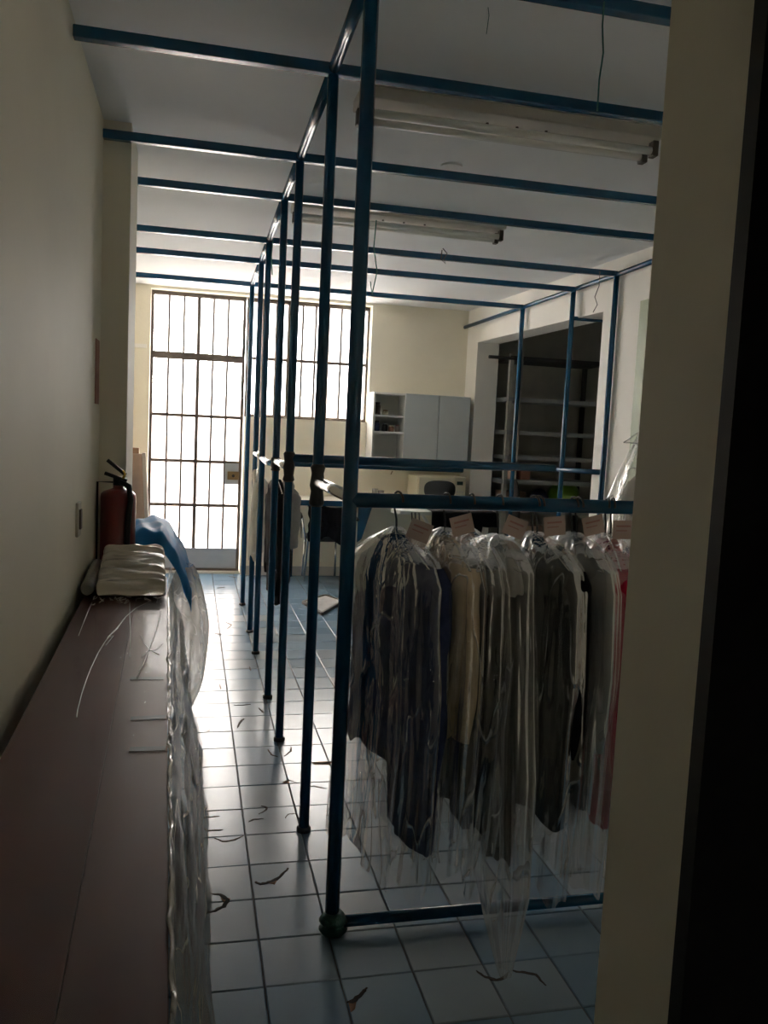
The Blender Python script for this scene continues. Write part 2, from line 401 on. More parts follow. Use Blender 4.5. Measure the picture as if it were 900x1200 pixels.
# back wall with door opening and high window
YB = 7.98
g = G(); g.box(-.75, -.40, YB, 8.30, 0, CEIL); g.box(-.40, 1.66, YB, 8.30, 2.635, CEIL)
g.box(.475, 1.66, YB, 8.30, 0, 1.515); g.box(1.66, 2.95, YB, 8.30, 0, CEIL)
struct('wall_back', g, 'wall', 'cream back wall around the glazed door and high window', 'wall')
struct('ceiling', box(-.75, 4.3, -1.6, 8.35, CEIL, CEIL + .12), 'ceiling', 'plain pale grey white ceiling', 'ceiling')
# right wall: solid near the camera, an opening to a store room, then a stub by the back wall
def rwall(y0, y1, z0, z1, n0=0, n1=.22):
    q = [(rw(y0, n0), y0), (rw(y0, n1), y0), (rw(y1, n1), y1), (rw(y1, n0), y1)]
    return G().hexa([(x, y, z0) for x, y in q], [(x, y, z1) for x, y in q])
wr = rwall(.87, 5.36, 0, CEIL); t2 = rwall(5.36, 7.70, 2.33, CEIL); t3 = rwall(7.70, YB, 0, CEIL)
for t in (t2, t3): wr.add(t.v, t.f)
struct('wall_right', wr, 'wall_white', 'white right wall with a wide opening to the store room', 'wall')
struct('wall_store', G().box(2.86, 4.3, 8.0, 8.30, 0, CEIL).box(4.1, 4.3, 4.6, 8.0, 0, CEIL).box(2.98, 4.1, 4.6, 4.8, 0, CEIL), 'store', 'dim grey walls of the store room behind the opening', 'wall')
# near doorway the picture is taken through
struct('wall_front', G().box(.50, 2.95, .71, .87, 0, CEIL).box(-.39, .50, .71, .87, 2.12, CEIL), 'wall', 'cream jamb of the near doorway at the right edge', 'wall')
struct('trim_3', G().box(.492, 2.9, .690, .7105, 0, 2.2), 'dark', 'black cover added on the shaded near side of the doorway', 'shade cover')  # near-black cover added; its colour stands in for darkness on this wall face
struct('wall_lobby', G().box(1.6, 1.7, -1.6, .69, 0, CEIL).box(-.39, 1.6, -1.7, -1.6, 0, CEIL), 'dim', 'unseen dark lobby walls added behind the camera to shut out light', 'wall')  # unseen walls added to keep outside light from leaking in
for nm, x0, x1 in (('baseboard_back', .475, 2.62), ):
    struct(nm, box(x0, x1, YB - .012, YB, 0, .09), 'skirting', 'grey tiled skirting along the back wall', 'skirting')
struct('baseboard_recess', box(-.62, -.40, YB - .012, YB, 0, .09), 'skirting', 'grey skirting left of the glazed door', 'skirting')
# outside
struct('ground_outside', box(-8, 10, 8.35, 20, -.15, -.02), 'paving', 'pale concrete yard outside the door', 'ground')
struct('wall_outside', box(-8, 10, 11.2, 11.4, -.02, 1.78), 'outer', 'low pinkish boundary wall outside the frosted glass', 'wall')

# ------------------------------------------------------------------ glazed steel door, transom, window
YD = 8.13
def glazed(root, xs, zs, bars_x, bars_z, wd, skip=()):
    """panes between the bars"""
    for i in range(len(xs) - 1):
        for j in range(len(zs) - 1):
            if (i, j) in skip: continue
            box(xs[i] + .004, xs[i + 1] - .004, YD + .004, YD + .010, zs[j] + .004, zs[j + 1] - .004).build('pane', 'glass', root)
    for i, x in enumerate(xs[1:-1]):
        t = bars_x[i] if isinstance(bars_x, (list, tuple)) else bars_x
        box(x - t / 2, x + t / 2, YD - .012, YD + .016, zs[0], zs[-1]).build('upright_bar', 'rust', root)
    for z in zs[1:-1]:
        box(xs[0], xs[-1], YD - .016, YD + .018, z - bars_z / 2, z + bars_z / 2).build('cross_bar', 'rust', root)
DX = [-.375 + .1355 * i for i in range(7)]
d1 = empty('door_1', (.03, YD, 0), 'steel door glazed with frosted panes and grey kick panel', 'door', kind='structure')
bx = [.019, .019, .032, .019, .019]
glazed(d1, DX, [.235, .65, 1.07, 1.50, 2.02], bx, .028, 0, skip={(5, 1)})
g = G().box(DX[0] - .03, DX[0], YD - .03, YD + .03, .02, 2.05).box(DX[-1], DX[-1] + .03, YD - .03, YD + .03, .02, 2.05).box(DX[0], DX[-1], YD - .03, YD + .03, 2.02, 2.05).box(DX[0], DX[-1], YD - .03, YD + .03, .02, .04)
g.build('door_frame', 'rust', d1)
box(DX[0], DX[-1], YD - .015, YD + .015, .04, .235).build('kick_panel', 'kick', d1)
lp = G().box(DX[5] + .006, DX[6], YD - .018, YD + .014, .86, 1.062).build('lock_plate', 'kick', d1)
box(DX[5] + .006, DX[6], YD + .004, YD + .010, .655, .858).build('pane', 'glass', d1)
lk = box(DX[5] + .03, DX[6] + .005, YD - .05, YD - .018, .905, .985).build('lock_case', 'brass', d1, bevel=.008)
G().tube([(DX[5] + .085, YD - .05, .945), (DX[5] + .085, YD - .062, .945)], .014, 12).build('keyhole', 'black', lk)
box(DX[0] - .03, DX[-1] + .03, YD - .1, YD + .1, 0, .018).build('threshold', 'counter', d1)
w2 = empty('window_2', (.03, YD, 2.05), 'frosted transom window above the steel door', 'window', kind='structure')
glazed(w2, DX, [2.085, 2.60], bx, .02, 0)
G().box(DX[0] - .025, DX[0], YD - .03, YD + .03, 2.05, 2.635).box(DX[-1], DX[-1] + .03, YD - .03, YD + .03, 2.05, 2.635).box(DX[0], DX[-1], YD - .03, YD + .03, 2.60, 2.635).box(DX[0], DX[-1], YD - .03, YD + .03, 2.05, 2.085).build('window_frame', 'rust', w2)
WX = [.505 + .1262 * i for i in range(10)]
w1 = empty('window_1', (1.07, YD, 1.515), 'wide high window of narrow frosted panes beside the door', 'window', kind='structure')
glazed(w1, WX, [1.545, 2.075, 2.60], [.019, .019, .040, .019, .019, .019, .019, .019], .028, 0)
G().box(WX[0] - .03, WX[0], YD - .03, YD + .03, 1.515, 2.635).box(WX[-1], 1.66, YD - .03, YD + .03, 1.515, 2.635).box(WX[0], WX[-1], YD - .03, YD + .03, 2.60, 2.635).box(WX[0], WX[-1], YD - .03, YD + .03, 1.515, 1.545).build('window_frame', 'rust', w1)

# pale green door in the right wall, cut by the jamb
d2 = empty('door_2', (rw(4.4), 4.4, 0), 'pale green door leaf on the right wall', 'door', kind='structure')
rwall(3.95, 4.86, .0, 2.33, -.025, -.002).build('door_leaf', 'green_door', d2)

# ------------------------------------------------------------------ blue pipe framework
PX = .42
PY = [2.21, 2.82, 3.69, 4.30, 5.17, 5.73, 6.62]
PZ = [2.62, 2.60, 2.583, 2.575, 2.548, 2.53, 2.52]
rk = empty('pipe_rack', (PX, 2.21, 0), 'blue painted tubular clothes rack framework reaching to the ceiling', 'clothes rack')
for i, (y, z) in enumerate(zip(PY, PZ)):
    G().tube([(PX, y, .012), (PX, y, z)], .0205 if i == 0 else .0185, 18).build('post', 'blue', rk, smooth='auto')
    if i: G().lathe([(.026, 0), (.026, .012), (.021, .018)], (PX, y, .001), 16).build('foot_cap', 'tape', rk, smooth='auto')
xl = [-.385, -.385, -.385, -.60, -.60, -.60, -.60]
xr = [2.75, 2.75, 2.75, 2.74, 2.722, 2.690, 2.655]
for i, (y, z) in enumerate(zip(PY, PZ)):
    if i == 4: pass
    G().bar((xl[i], y, z + (-.0 if i < 4 else -.005)), (xr[i], y, z), .036, .036).build('ceiling_beam', 'blue', rk, bevel=.004)
for a, b in zip(range(6), range(1, 7)):
    G().tube([(PX, PY[a], PZ[a] + .002), (PX, PY[b], PZ[b] + .002)], .019, 16).build('top_rail', 'blue', rk, smooth='auto')
G().tube([(PX, 1.25, PZ[0] + .01), (PX, PY[0], PZ[0])], .019, 16).build('top_rail', 'blue', rk, smooth='auto')
G().tube([(rw(3.2) - .03, 3.2, 2.60), (2.722, 5.17, 2.545), (2.655, 6.62, 2.52), (2.600, YB, 2.50)], .017, 14).build('side_rail', 'blue', rk, smooth='auto')
RP = [(2.722, 5.17, 2.54), (2.682, 5.73, 2.525), (2.652, 6.62, 2.52)]
for x, y, z in RP:
    G().tube([(x, y, 0), (x, y, z)], .0185, 16).build('post', 'blue', rk, smooth='auto')
G().tube([(2.682, 5.73, 2.325), (2.95, 5.73, 2.325)], .015, 12).build('short_bar', 'blue', rk, smooth='auto')
G().tube([(2.652, 6.62, 1.20), (2.682, 5.73, 1.212), (2.722, 5.17, 1.228)], .018, 12).build('side_rail', 'blue', rk, smooth='auto')
# hanging rails and their chrome ends
G().tube([(PX, 2.21, 1.243), (2.4, 2.21, 1.243)], .0205, 18).build('hanging_rail', 'blue', rk, smooth='auto')
G().tube([(PX, 3.69, 1.296), (1.69, 3.69, 1.296)], .0195, 18).build('hanging_rail', 'blue', rk, smooth='auto')
for a, b, z in ((0, 1, 1.250), (2, 3, 1.255), (4, 5, 1.245)):
    G().tube([(PX, PY[a] + .015, z), (PX, PY[b] - .015, z)], .0175, 18).build('chrome_bar', 'chrome', rk, smooth='auto')
for i, z0, z1 in ((1, 1.165, 1.31), (2, 1.19, 1.325), (3, 1.205, 1.275), (5, .70, .735)):
    prof = [(.0195, z0)] + [(.024 + .003 * math.sin(k * 2.1 + i), z0 + (z1 - z0) * (k + .5) / 7) for k in range(7)] + [(.0195, z1)]
    G().lathe(prof, (PX, PY[i], 0), 16).build('tape_wrap', 'tape', rk, smooth='auto')
G().tube([(PX, 2.205, .034), (2.2, 2.205, .034)], .0165, 16).build('base_bar', 'blue', rk, smooth='auto')
g = G(); prof = [(.010, .003)] + [(.036 + .006 * math.sin(k * 1.9), .008 + .05 * k / 6) for k in range(7)] + [(.022, .066)]
g.lathe(prof, (PX + .004, 2.205, 0), 20); g.build('foot_wrap', 'green_tape', rk, smooth='auto')

# loose strings and wires on the beams
def strand(px, y, mt, nm, label, cat, r=.0022):
    tag(G().tube([at(u, v, y=y) for u, v in px], r, 6).build(nm, mt, smooth=True), label, cat)
strand([(708, 2), (706, 30), (707, 62), (702, 95), (700, 130)], 2.18, 'string', 'string', 'teal string hanging from the nearest ceiling beam', 'string', .0025)
strand([(571, 0), (573, 18), (570, 40)], 2.4, 'string', 'string', 'faint short thread hanging near the top centre ceiling', 'string', .001)
strand([(519, 291), (524, 297), (520, 303), (522, 309), (517, 304), (518, 293)], 5.145, 'wire', 'wire', 'knotted wire tied on a beam below the far lamp', 'wire', .0035)
strand([(441, 258), (438, 290), (442, 318), (436, 345), (434, 330)], 4.27, 'string', 'string', 'thin green string hanging beside the nearest post', 'string', .003)
strand([(318, 270), (320, 280), (318, 300), (319, 322)], 5.14, 'string', 'string', 'short dark string hanging at the top of a left post', 'string', .003)
strand([(703, 318), (702, 335), (697, 348), (700, 357), (695, 366)], 5.13, 'wire', 'wire', 'kinked dark wire dangling above the store room opening', 'wire', .003)

# ------------------------------------------------------------------ ceiling lamps
def lamp(x0, x1, y0, label):
    r = empty('fluorescent_lamp', ((x0 + x1) / 2, y0 + .09, CEIL), label, 'ceiling lamp', 'twin fluorescent ceiling lamps')
    box(x0, x1, y0, y0 + .17, CEIL - .045, CEIL - .001).build('housing', 'lamp_house', r, bevel=.006)
    for dy in (.045, .125):
        G().tube([(x0 + .03, y0 + dy, CEIL - .082), (x1 - .03, y0 + dy, CEIL - .082)], .0155, 14).build('tube', 'tube', r, smooth='auto')
        for x in (x0 + .018, x1 - .018):
            box(x - .012, x + .012, y0 + dy - .02, y0 + dy + .02, CEIL - .105, CEIL - .046).build('socket', 'socket', r, bevel=.004)
    for k in range(3):
        x = x0 + (x1 - x0) * (.42 + .1 * k)
        G().lathe([(.006, -.006), (.006, 0)], (x, y0 + .085, CEIL - .046), 8).build('screw', 'socket', r)
lamp(.555, 1.755, 3.03, 'unlit twin tube fluorescent lamp on the ceiling nearest the camera')
lamp(.50, 1.715, 4.60, 'unlit twin tube fluorescent lamp on the ceiling farther back')
c = at(529, 195, z=CEIL - .004)
tag(G().lathe([(.05, -.006), (.05, .0035)], c, 20).build('ceiling_cap', 'ceiling', smooth='auto'), 'round white blanking cap on the ceiling between the two lamps', 'cap')

# ------------------------------------------------------------------ left wall fittings
y_, z_ = 3.07, 1.075
s = empty('light_switch', (-.39, y_, z_), 'small ivory switch plate on the left wall', 'switch')
box(-.39, -.380, y_ - .04, y_ + .04, z_ - .06, z_ + .06).build('plate', 'switch', s, bevel=.003)
box(-.381, -.374, y_ - .018, y_ + .018, z_ - .035, z_ + .035).build('rocker', 'switchd', s, bevel=.002)
tag(box(-.39, -.386, 3.56, 3.68, 1.49, 1.75).build('notice', 'sign'), 'faded red notice on the left wall seen edge on', 'sign')
# extinguisher on the pilaster
cx, cy, cz = -.300, 3.655, .60
e = empty('fire_extinguisher', (cx, cy, cz), 'dark red fire extinguisher hung on the cream pilaster', 'fire extinguisher')
G().lathe([(.055, 0), (.070, .012), (.072, .03), (.072, .505), (.070, .518), (.060, .529), (.036, .537), (.022, .543), (.022, .555)], (cx, cy, cz), 32).build('cylinder', 'red', e, smooth='auto')
G().lathe([(.018, .55), (.022, .556), (.022, .585), (.012, .592)], (cx, cy, cz), 16).build('valve', 'black', e, smooth='auto')
G().bar((cx + .035, cy - .01, cz + .575), (cx - .055, cy - .01, cz + .605), .026, .014).build('carry_handle', 'black', e, bevel=.002)
G().bar((cx + .03, cy - .01, cz + .60), (cx - .045, cy - .012, cz + .660), .026, .014).build('squeeze_lever', 'black', e, bevel=.002)
G().tube([(cx + .02, cy - .03, cz + .585), (cx + .028, cy - .03, cz + .605), (cx + .02, cy - .03, cz + .62)], .005, 8).build('safety_pin', 'yellow', e, smooth='auto')
hp = [(cx + .01, cy - .02, cz + .57), (cx + .045, cy - .045, cz + .555), (cx + .055, cy - .06, cz + .50), (cx + .045, cy - .068, cz + .40), (cx + .042, cy - .068, cz + .2), (cx + .04, cy - .068, cz + .08)]
G().tube(hp, .012, 10).build('hose', 'black', e, smooth='auto')
G().tube([(cx - .02, cy, cz + .567), (-.384, cy, cz + .567), (-.384, cy, cz + .1)], .004, 8).build('bracket', 'black', e, smooth='auto')

# ------------------------------------------------------------------ long brown cabinet on its side, wrapped in film
def bxl(y): return -.330 - (y - 1.585) * .022            # left and right top edges, slightly askew to the wall
def bxr(y): return -.010 - (y - .85) * .030
ZT = .80; Y0, Y1 = .50, 3.46; YS = 3.02
cb = empty('wrapped_cabinet', (-.2, 2.1, 0), 'long dark brown cabinet on its side in clear film by the left wall', 'cabinet')
def slab(f0, f1, z0, z1, y0=Y0, y1=Y1):
    return G().hexa([(f0(y0), y0, z0), (f1(y0), y0, z0), (f1(y1), y1, z0), (f0(y1), y1, z0)], [(f0(y0), y0, z1), (f1(y0), y0, z1), (f1(y1), y1, z1), (f0(y1), y1, z1)])
seam = lambda y: bxl(y) + (bxr(y) - bxl(y)) * .62
slab(lambda y: bxl(y) + .005, lambda y: bxr(y) - .004, .01, ZT - .020).build('carcass', 'brown', cb)
slab(bxl, lambda y: seam(y) - .0002, ZT - .0195, ZT).build('top_panel', 'brown', cb, bevel=.001)
slab(lambda y: seam(y) + .0002, bxr, ZT - .0195, ZT - .001).build('edge_panel', 'brown2', cb, bevel=.001)
for u0, v0, u1, v1 in ((153, 795, 192, 795), (153, 842, 194, 840), (152, 878, 194, 877)):
    a, b = at(u0, v0, z=ZT + .0005), at(u1, v1, z=ZT + .0005)
    G().bar(a, b, .022, .0008).build('dark_strip', 'mark', cb)  # thin dark strips across the edge panel
def topfilm(u, v):
    y = Y0 + (YS + .05 - Y0) * v; x = bxl(y) + (bxr(y) - bxl(y)) * u
    k = max(0, (v - .86) / .14)
    return Vector((x, y, ZT + .0035 + .0005 * nz(x * 12, y * 4) + k * (.004 + .006 * nz(x * 22, y * 45, 3))))
G().grid(topfilm, 40, 120).build('top_film', 'wrapclear', cb, smooth=True)
def sidefilm(u, v):                          # u: down the side, v: along
    y = Y0 + (3.70 - Y0) * v
    x0 = bxr(min(y, Y1)) + .004; x1 = .075 - .06 * max(0, (y - 3.0))
    z = (ZT + .004) * (1 - u) + .012 * u
    x = x0 + (x1 - x0) * (u ** .8)
    fold = .010 * math.sin(u * 26 + 2.2 * nz(y * 1.4, u * 3)) + .016 * nz(u * 9, y * 2.2, 5) + .010 * nz(u * 16, y * 8, 2)
    return Vector((x + fold * min(1, u * 6 + .15), y, z + .006 * nz(y * 14, 1) * (1 - u)))
G().grid(sidefilm, 46, 150).build('side_film', 'wrapside', cb, smooth=True)
g = G(); g.grid(lambda u, v: Vector((bxr(Y0 + 1.4 * v) + .006 + .010 * nz(v * 8, 4) + .03 * u, Y0 + 1.4 * v, ZT - .12 - .10 * u)), 4, 30)
g.build('green_strip', 'green_tape', cb, smooth=True)
g = G()
g.tube([Vector((bxr(y) + .004 + .006 * nz(y * 20, 2), y, ZT + .004 + .006 * nz(y * 26, 7))) for y in [Y0 + (YS - Y0) * k / 140 for k in range(141)]], [.0035 + .003 * abs(nz(k * .7, 3)) for k in range(141)], 6)
g.build('film_edge_roll', 'wrapside', cb, smooth=True)
def crz(px, r=.0011, zt=ZT + .006):
    G().tube([at(u, v, z=zt) for u, v in px], [r * (.5 + random.random()) for _ in px], 6).build('film_crease', 'crease', cb, smooth=True)
crz([(175, 705), (160, 712), (148, 722), (138, 735), (130, 743), (123, 752), (115, 765), (107, 782), (101, 797), (96, 812), (91, 832), (90, 840)])
crz([(188, 715), (186, 728), (181, 745), (175, 760), (168, 778), (160, 795)], .0011)
crz([(165, 745), (169, 755), (176, 762), (186, 767)], .0011)
crz([(138, 736), (126, 747), (133, 745), (124, 756)], .0015)
crz([(190, 755), (182, 762), (174, 763), (166, 770)], .0010)
crz([(152, 706), (152, 722), (153, 745), (152, 770)], .0009)
crz([(108, 706), (104, 714), (97, 732), (92, 745)], .0014)
for k in range(26):
    u = 108 + 82 * random.random(); v = 698 + 9 * random.random()
    crz([(u, v), (u + random.uniform(-5, 5), v + random.uniform(-3, 3)), (u + random.uniform(-8, 8), v + random.uniform(-4, 4))], .0011, ZT + .012)

# cream plastic bundle resting on the far end
def bundle(u, v):
    a = u * 2 * math.pi
    return a
bx0, bx1 = (-.318, -.078), (-.330, -.100)    # x range at near and far end
def bun(u, v):                               # closed rounded block, u around, v along y
    y = 3.0 + .43 * v; x0 = bx0[0] + (bx1[0] - bx0[0]) * v; x1 = bx0[1] + (bx1[1] - bx0[1]) * v
    hb = .004; ht = .030 + .112 * v ** .8
    a = 2 * math.pi * u; c, s = math.cos(a), math.sin(a)
    px = math.copysign(abs(c) ** .35, c); pz = math.copysign(abs(s) ** .35, s)
    e_ = min(1, min(v, 1 - v) * 14 + .02) ** .5
    x = (x0 + x1) / 2 + (x1 - x0) / 2 * px * (.9 + .1 * e_)
    z = ZT + hb + ht / 2 + ht / 2 * pz * e_
    if pz > .3: z += .012 * abs(nz(x * 5 + y * 3, y * 26, 1)) + .008 * nz(x * 14 + y * 6, y * 44, 1) + .006 * math.sin(y * 80 + x * 14 + 5 * nz(x * 5, y * 5))
    return Vector((x, y, z))
bn = tag(G().grid(bun, 64, 70, wrap=True).build('plastic_bundle', 'bundle', smooth=True), 'creased cream plastic wrapped bundle on the far end of the brown cabinet', 'bundle')
rp = [Vector((-.346 - .012 * k / 12, 3.0 + .46 * k / 12, ZT + .034 + .02 * k / 12)) for k in range(13)]
tag(G().tube(rp, [.018 if k in (0, 12) else .023 + .002 * math.sin(k * 2.3) for k in range(13)], 20).build('film_roll', 'greyfilm', smooth='auto'), 'grey rolled plastic film between the cream bundle and left wall', 'plastic roll')

# blue sheet over a stack, and the crumpled clear sack beside it
def tarp(u, v):
    y = 3.76 + .60 * v
    P = [(-.27, .925), (-.20, .955), (-.13, .945), (-.07, .87), (-.03, .78), (.005, .69), (.012, .66)]
    t = u * (len(P) - 1); i = min(int(t), len(P) - 2); q = t - i
    x = P[i][0] * (1 - q) + P[i + 1][0] * q; z = P[i][1] * (1 - q) + P[i + 1][1] * q
    return Vector((x + .012 * nz(y * 6, u * 5), y, z - .08 * max(0, 1 - v / .1) ** 1.5 + .015 * nz(x * 8, y * 7, 2) + .006 * math.sin(u * 30 + y * 9)))
tag(G().grid(tarp, 40, 40).build('blue_sheet', 'tarp', smooth=True), 'bright blue plastic sheet draped behind the brown cabinet', 'plastic sheet')
tag(G().box(-.26, -.135, 3.78, 4.34, 0, .90).build('foam_stack', 'cream_fill', bevel=.03), 'pale stack hidden under the blue sheet behind the cabinet', 'stack')
def sack(u, v):
    a = 2 * math.pi * u; t = v
    rad = (math.sin(math.pi * (.06 + .90 * t)) ** .6)
    k = 1 + .10 * nz(math.cos(a) * 2, math.sin(a) * 2, t * 4) + .05 * math.sin(a * 9 + t * 5) * (.4 + t)
    return Vector((-.015 + .112 * rad * k * math.cos(a), 4.16 + .24 * rad * k * math.sin(a) - .14 * t, .005 + .75 * t))
sk = tag(G().grid(sack, 80, 60, wrap=True).build('clear_sack', 'sack', smooth=True), 'crumpled translucent plastic sack bulging beside the aisle under the blue sheet', 'sack')

# boards leaning in the recess
bd = empty('leaning_board', (-.5, 7.35, 0), 'pinkish cardboard panel leaning in the recess left of the glazed door', 'board')
G().hexa([(-.60, 7.30, 0), (-.345, 7.30, 0), (-.345, 7.42, 0), (-.60, 7.42, 0)], [(-.60, 7.30, 1.15), (-.415, 7.30, 1.15), (-.415, 7.40, 1.15), (-.60, 7.40, 1.15)]).build('panel', 'board', bd, bevel=.004)
G().hexa([(-.344, 7.31, 0), (-.315, 7.31, 0), (-.315, 7.42, 0), (-.344, 7.42, 0)], [(-.414, 7.31, 1.16), (-.385, 7.31, 1.16), (-.385, 7.40, 1.16), (-.414, 7.40, 1.16)]).build('edge_strip', 'board_edge', bd)
tag(G().box(-.56, -.44, 7.31, 7.39, 1.151, 1.20).build('wood_block', 'carton', bevel=.006), 'small brown block on top of the leaning cardboard panel', 'block')
for k in range(2):
    tag(G().tube([(-.47 + .06 * k, 6.9, .006), (-.58 + .05 * k, 7.27, .98)], .012, 10).build('blue_rod', 'cloth_navy' if k else 'blue', smooth='auto'), ('navy' if k else 'blue') + ' rod leaning against the cardboard panel in the recess', 'rod')
tag(box(-.56, -.43, YB - .02, YB, 2.09, 2.125).build('wall_bracket', 'wall_white'), 'small white bracket on the back wall left of the door', 'bracket')

# ------------------------------------------------------------------ back wall: cabinet, counter, microwave
wc = empty('wall_cabinet', (2.12, YB, 1.19), 'white wall cabinet with open shelves and two plain doors', 'cabinet')
cx0, cx1, cy0, cz0, cz1 = 1.650, 2.600, 7.70, 1.17, 1.785; xm = 1.965
box(cx0, cx0 + .018, cy0, YB, cz0, cz1).build('side_panel', 'white_in', wc)
box(cx1 - .018, cx1, cy0, YB, cz0, cz1).build('side_panel', 'white_in', wc)
box(xm - .009, xm + .009, cy0, YB, cz0, cz1).build('divider', 'white_in', wc)
box(cx0, cx1, cy0, YB, cz1, cz1 + .018).build('top_panel', 'white_in', wc)
box(cx0, cx1, cy0, YB, cz0 - .018, cz0).build('bottom_panel', 'white_in', wc)
box(cx0, cx1, YB - .012, YB - .002, cz0, cz1).build('back_panel', 'white_in', wc)
for z in (1.42, 1.575): box(cx0 + .018, xm - .009, cy0 + .02, YB - .012, z, z + .018).build('shelf', 'white_in', wc)
for a, b in ((xm - .009, 2.285), (2.292, cx1)):
    box(a, b, cy0 - .020, cy0 - .001, cz0 - .018, cz1 + .018).build('cabinet_door', 'white', wc, bevel=.002)
# things on the open shelves
def jar(x, z, h, r, m1, m2, label):
    j = empty('jar', (x, 7.84, z), label, 'jar', 'jars in the wall cabinet')
    G().lathe([(r * .9, .001), (r, .006), (r, h * .7), (r * .75, h * .8)], (x, 7.84, z), 16).build('body', m1, j, smooth='auto')
    G().lathe([(r * .78, h * .8), (r * .78, h)], (x, 7.84, z), 16).build('lid', m2, j, smooth='auto')
jar(1.72, 1.593, .12, .032, 'socket', 'black', 'dark jar on the top shelf of the wall cabinet')
jar(1.80, 1.593, .05, .03, 'cream', 'carton', 'low cream pot on the top shelf of the wall cabinet')
jar(1.715, 1.438, .10, .035, 'cloth_navy', 'black', 'navy tin at the left of the middle cabinet shelf')
jar(1.80, 1.438, .08, .03, 'black', 'chrome', 'black tin in the middle of the middle cabinet shelf')
jar(1.865, 1.438, .06, .028, 'carton2', 'cream', 'reddish pot beside the black tin on the cabinet shelf')
jar(1.925, 1.438, .07, .024, 'tag', 'print_', 'pink pot at the right of the middle cabinet shelf')

ct = empty('work_counter', (1.75, 7.75, 0), 'long pale counter with blue edge along the back wall', 'counter')
box(.90, 2.61, 7.46, YB - .013, .765, .785).build('counter_top', 'counter', ct)
box(.90, 2.61, 7.445, 7.46, .735, .785).build('front_edge', 'blue', ct)
G().add([(1.60, 7.50, .735), (1.64, 7.50, .735), (1.55, 7.50, .43), (1.51, 7.50, .40), (1.51, 7.50, .735), (1.60, 7.52, .735), (1.64, 7.52, .735), (1.55, 7.52, .43), (1.51, 7.52, .40), (1.51, 7.52, .735)],
        [(4, 3, 2, 1, 0), (5, 6, 7, 8, 9), (0, 1, 6, 5), (1, 2, 7, 6), (2, 3, 8, 7), (3, 4, 9, 8), (4, 0, 5, 9)]).build('bracket', 'blue', ct)
for x in (.95, 2.55): G().tube([(x, 7.92, 0), (x, 7.92, .765)], .018, 12).build('leg', 'blue', ct, smooth='auto')
mw = empty('microwave', (2.33, 7.7, .785), 'cream microwave oven with oval dark window on the counter', 'microwave')
mx0, mx1, my, mz0, mz1 = 2.075, 2.56, 7.56, .79, 1.035
box(mx0, mx1, my, my + .36, mz0 + .01, mz1).build('body', 'cream', mw, bevel=.012)
door = box(mx0 + .01, mx1 - .115, my - .022, my - .001, mz0 + .015, mz1 - .005).build('oven_door', 'cream', mw, bevel=.008)
n = 40; cxm, czm = (mx0 + mx1 - .115) / 2 + .035, (mz0 + mz1) / 2
ring = [(cxm + .155 * math.copysign(abs(math.cos(a)) ** .6, math.cos(a)) , czm + .085 * math.copysign(abs(math.sin(a)) ** .75, math.sin(a))) for a in (2 * math.pi * k / n for k in range(n))]
G().add([(x, my - .026, z) for x, z in ring] + [(x, my - .021, z) for x, z in ring], [tuple(range(n))] + [((k + 1) % n, k, n + k, n + (k + 1) % n) for k in range(n)]).build('door_window', 'dglass', door)
cp = box(mx1 - .11, mx1 - .008, my - .012, my - .001, mz0 + .015, mz1 - .005).build('control_panel', 'cream', mw, bevel=.003)
box(mx1 - .095, mx1 - .035, my - .016, my - .012, mz1 - .075, mz1 - .04).build('display', 'lcd', cp)
for i in range(3):
    for j in range(3): box(mx1 - .095 + .026 * i, mx1 - .077 + .026 * i, my - .0145, my - .012, mz0 + .04 + .028 * j, mz0 + .056 + .028 * j).build('button', 'switch', cp)
for x in (mx0 + .05, mx1 - .05):
    for y in (my + .05, my + .3): G().lathe([(.012, .7851 - .785), (.012, .012)], (x, y, .785), 10).build('foot', 'black', mw)
for i, (x, h) in enumerate(((1.72, .10), (1.78, .085))):
    t = empty('cup', (x, 7.78, .785), ('taller' if i == 0 else 'shorter') + ' clear grey tumbler on the counter left of the microwave', 'cup')
    G().lathe([(.024, .001), (.026, .004), (.031, h), (.029, h), (.024, .008)], (x, 7.78, .785), 18).build('glass_wall', 'greyfilm', t, smooth='auto')
tag(G().tube([at(460, 552, y=YB - .001) + Vector((0, 0, 0)), at(458, 556, y=YB - .001)], .004, 6).build('wall_stain', 'chip'), 'small brown mark on the back wall over the counter', 'mark')

# chair with black jacket
ch = empty('arm_chair', (1.2, 7.5, 0), 'chrome legged chair with black armrest under the counter', 'chair')
CXL, CXR, CYF, CYB = 1.06, 1.38, 7.78, 7.30
for x in (CXL, CXR):
    sgn = -1 if x == CXL else 1
    G().tube([(x + .02 * sgn, 7.60, .012), (x, 7.56, .40), (x - .00, 7.50, .41)], .011, 10).build('leg', 'chrome', ch, smooth='auto')
    G().tube([(x, 7.88, .012), (x - .01 * sgn, 7.84, .40)], .011, 10).build('leg', 'chrome', ch, smooth='auto')
    G().tube([(x + .03 * sgn, 7.50, .40), (x + .075 * sgn, 7.44, .62), (x + .08 * sgn, 7.52, .635), (x + .03 * sgn, 7.80, .40)], .009, 10).build('arm_tube', 'chrome', ch, smooth='auto')
    G().tube([(x + .115 * sgn, 7.40, .615), (x + .09 * sgn, 7.43, .635), (x + .08 * sgn, 7.56, .645), (x + .08 * sgn, 7.62, .64)], [.014, .019, .019, .012], 10).build('armrest', 'black', ch, smooth='auto')
    G().tube([(x - .02 * sgn, 7.52, .41), (x - .02 * sgn, 7.46, .70)], .011, 10).build('back_tube', 'chrome', ch, smooth='auto')
box(CXL, CXR, 7.48, 7.88, .40, .435).build('seat', 'black', ch, bevel=.014)
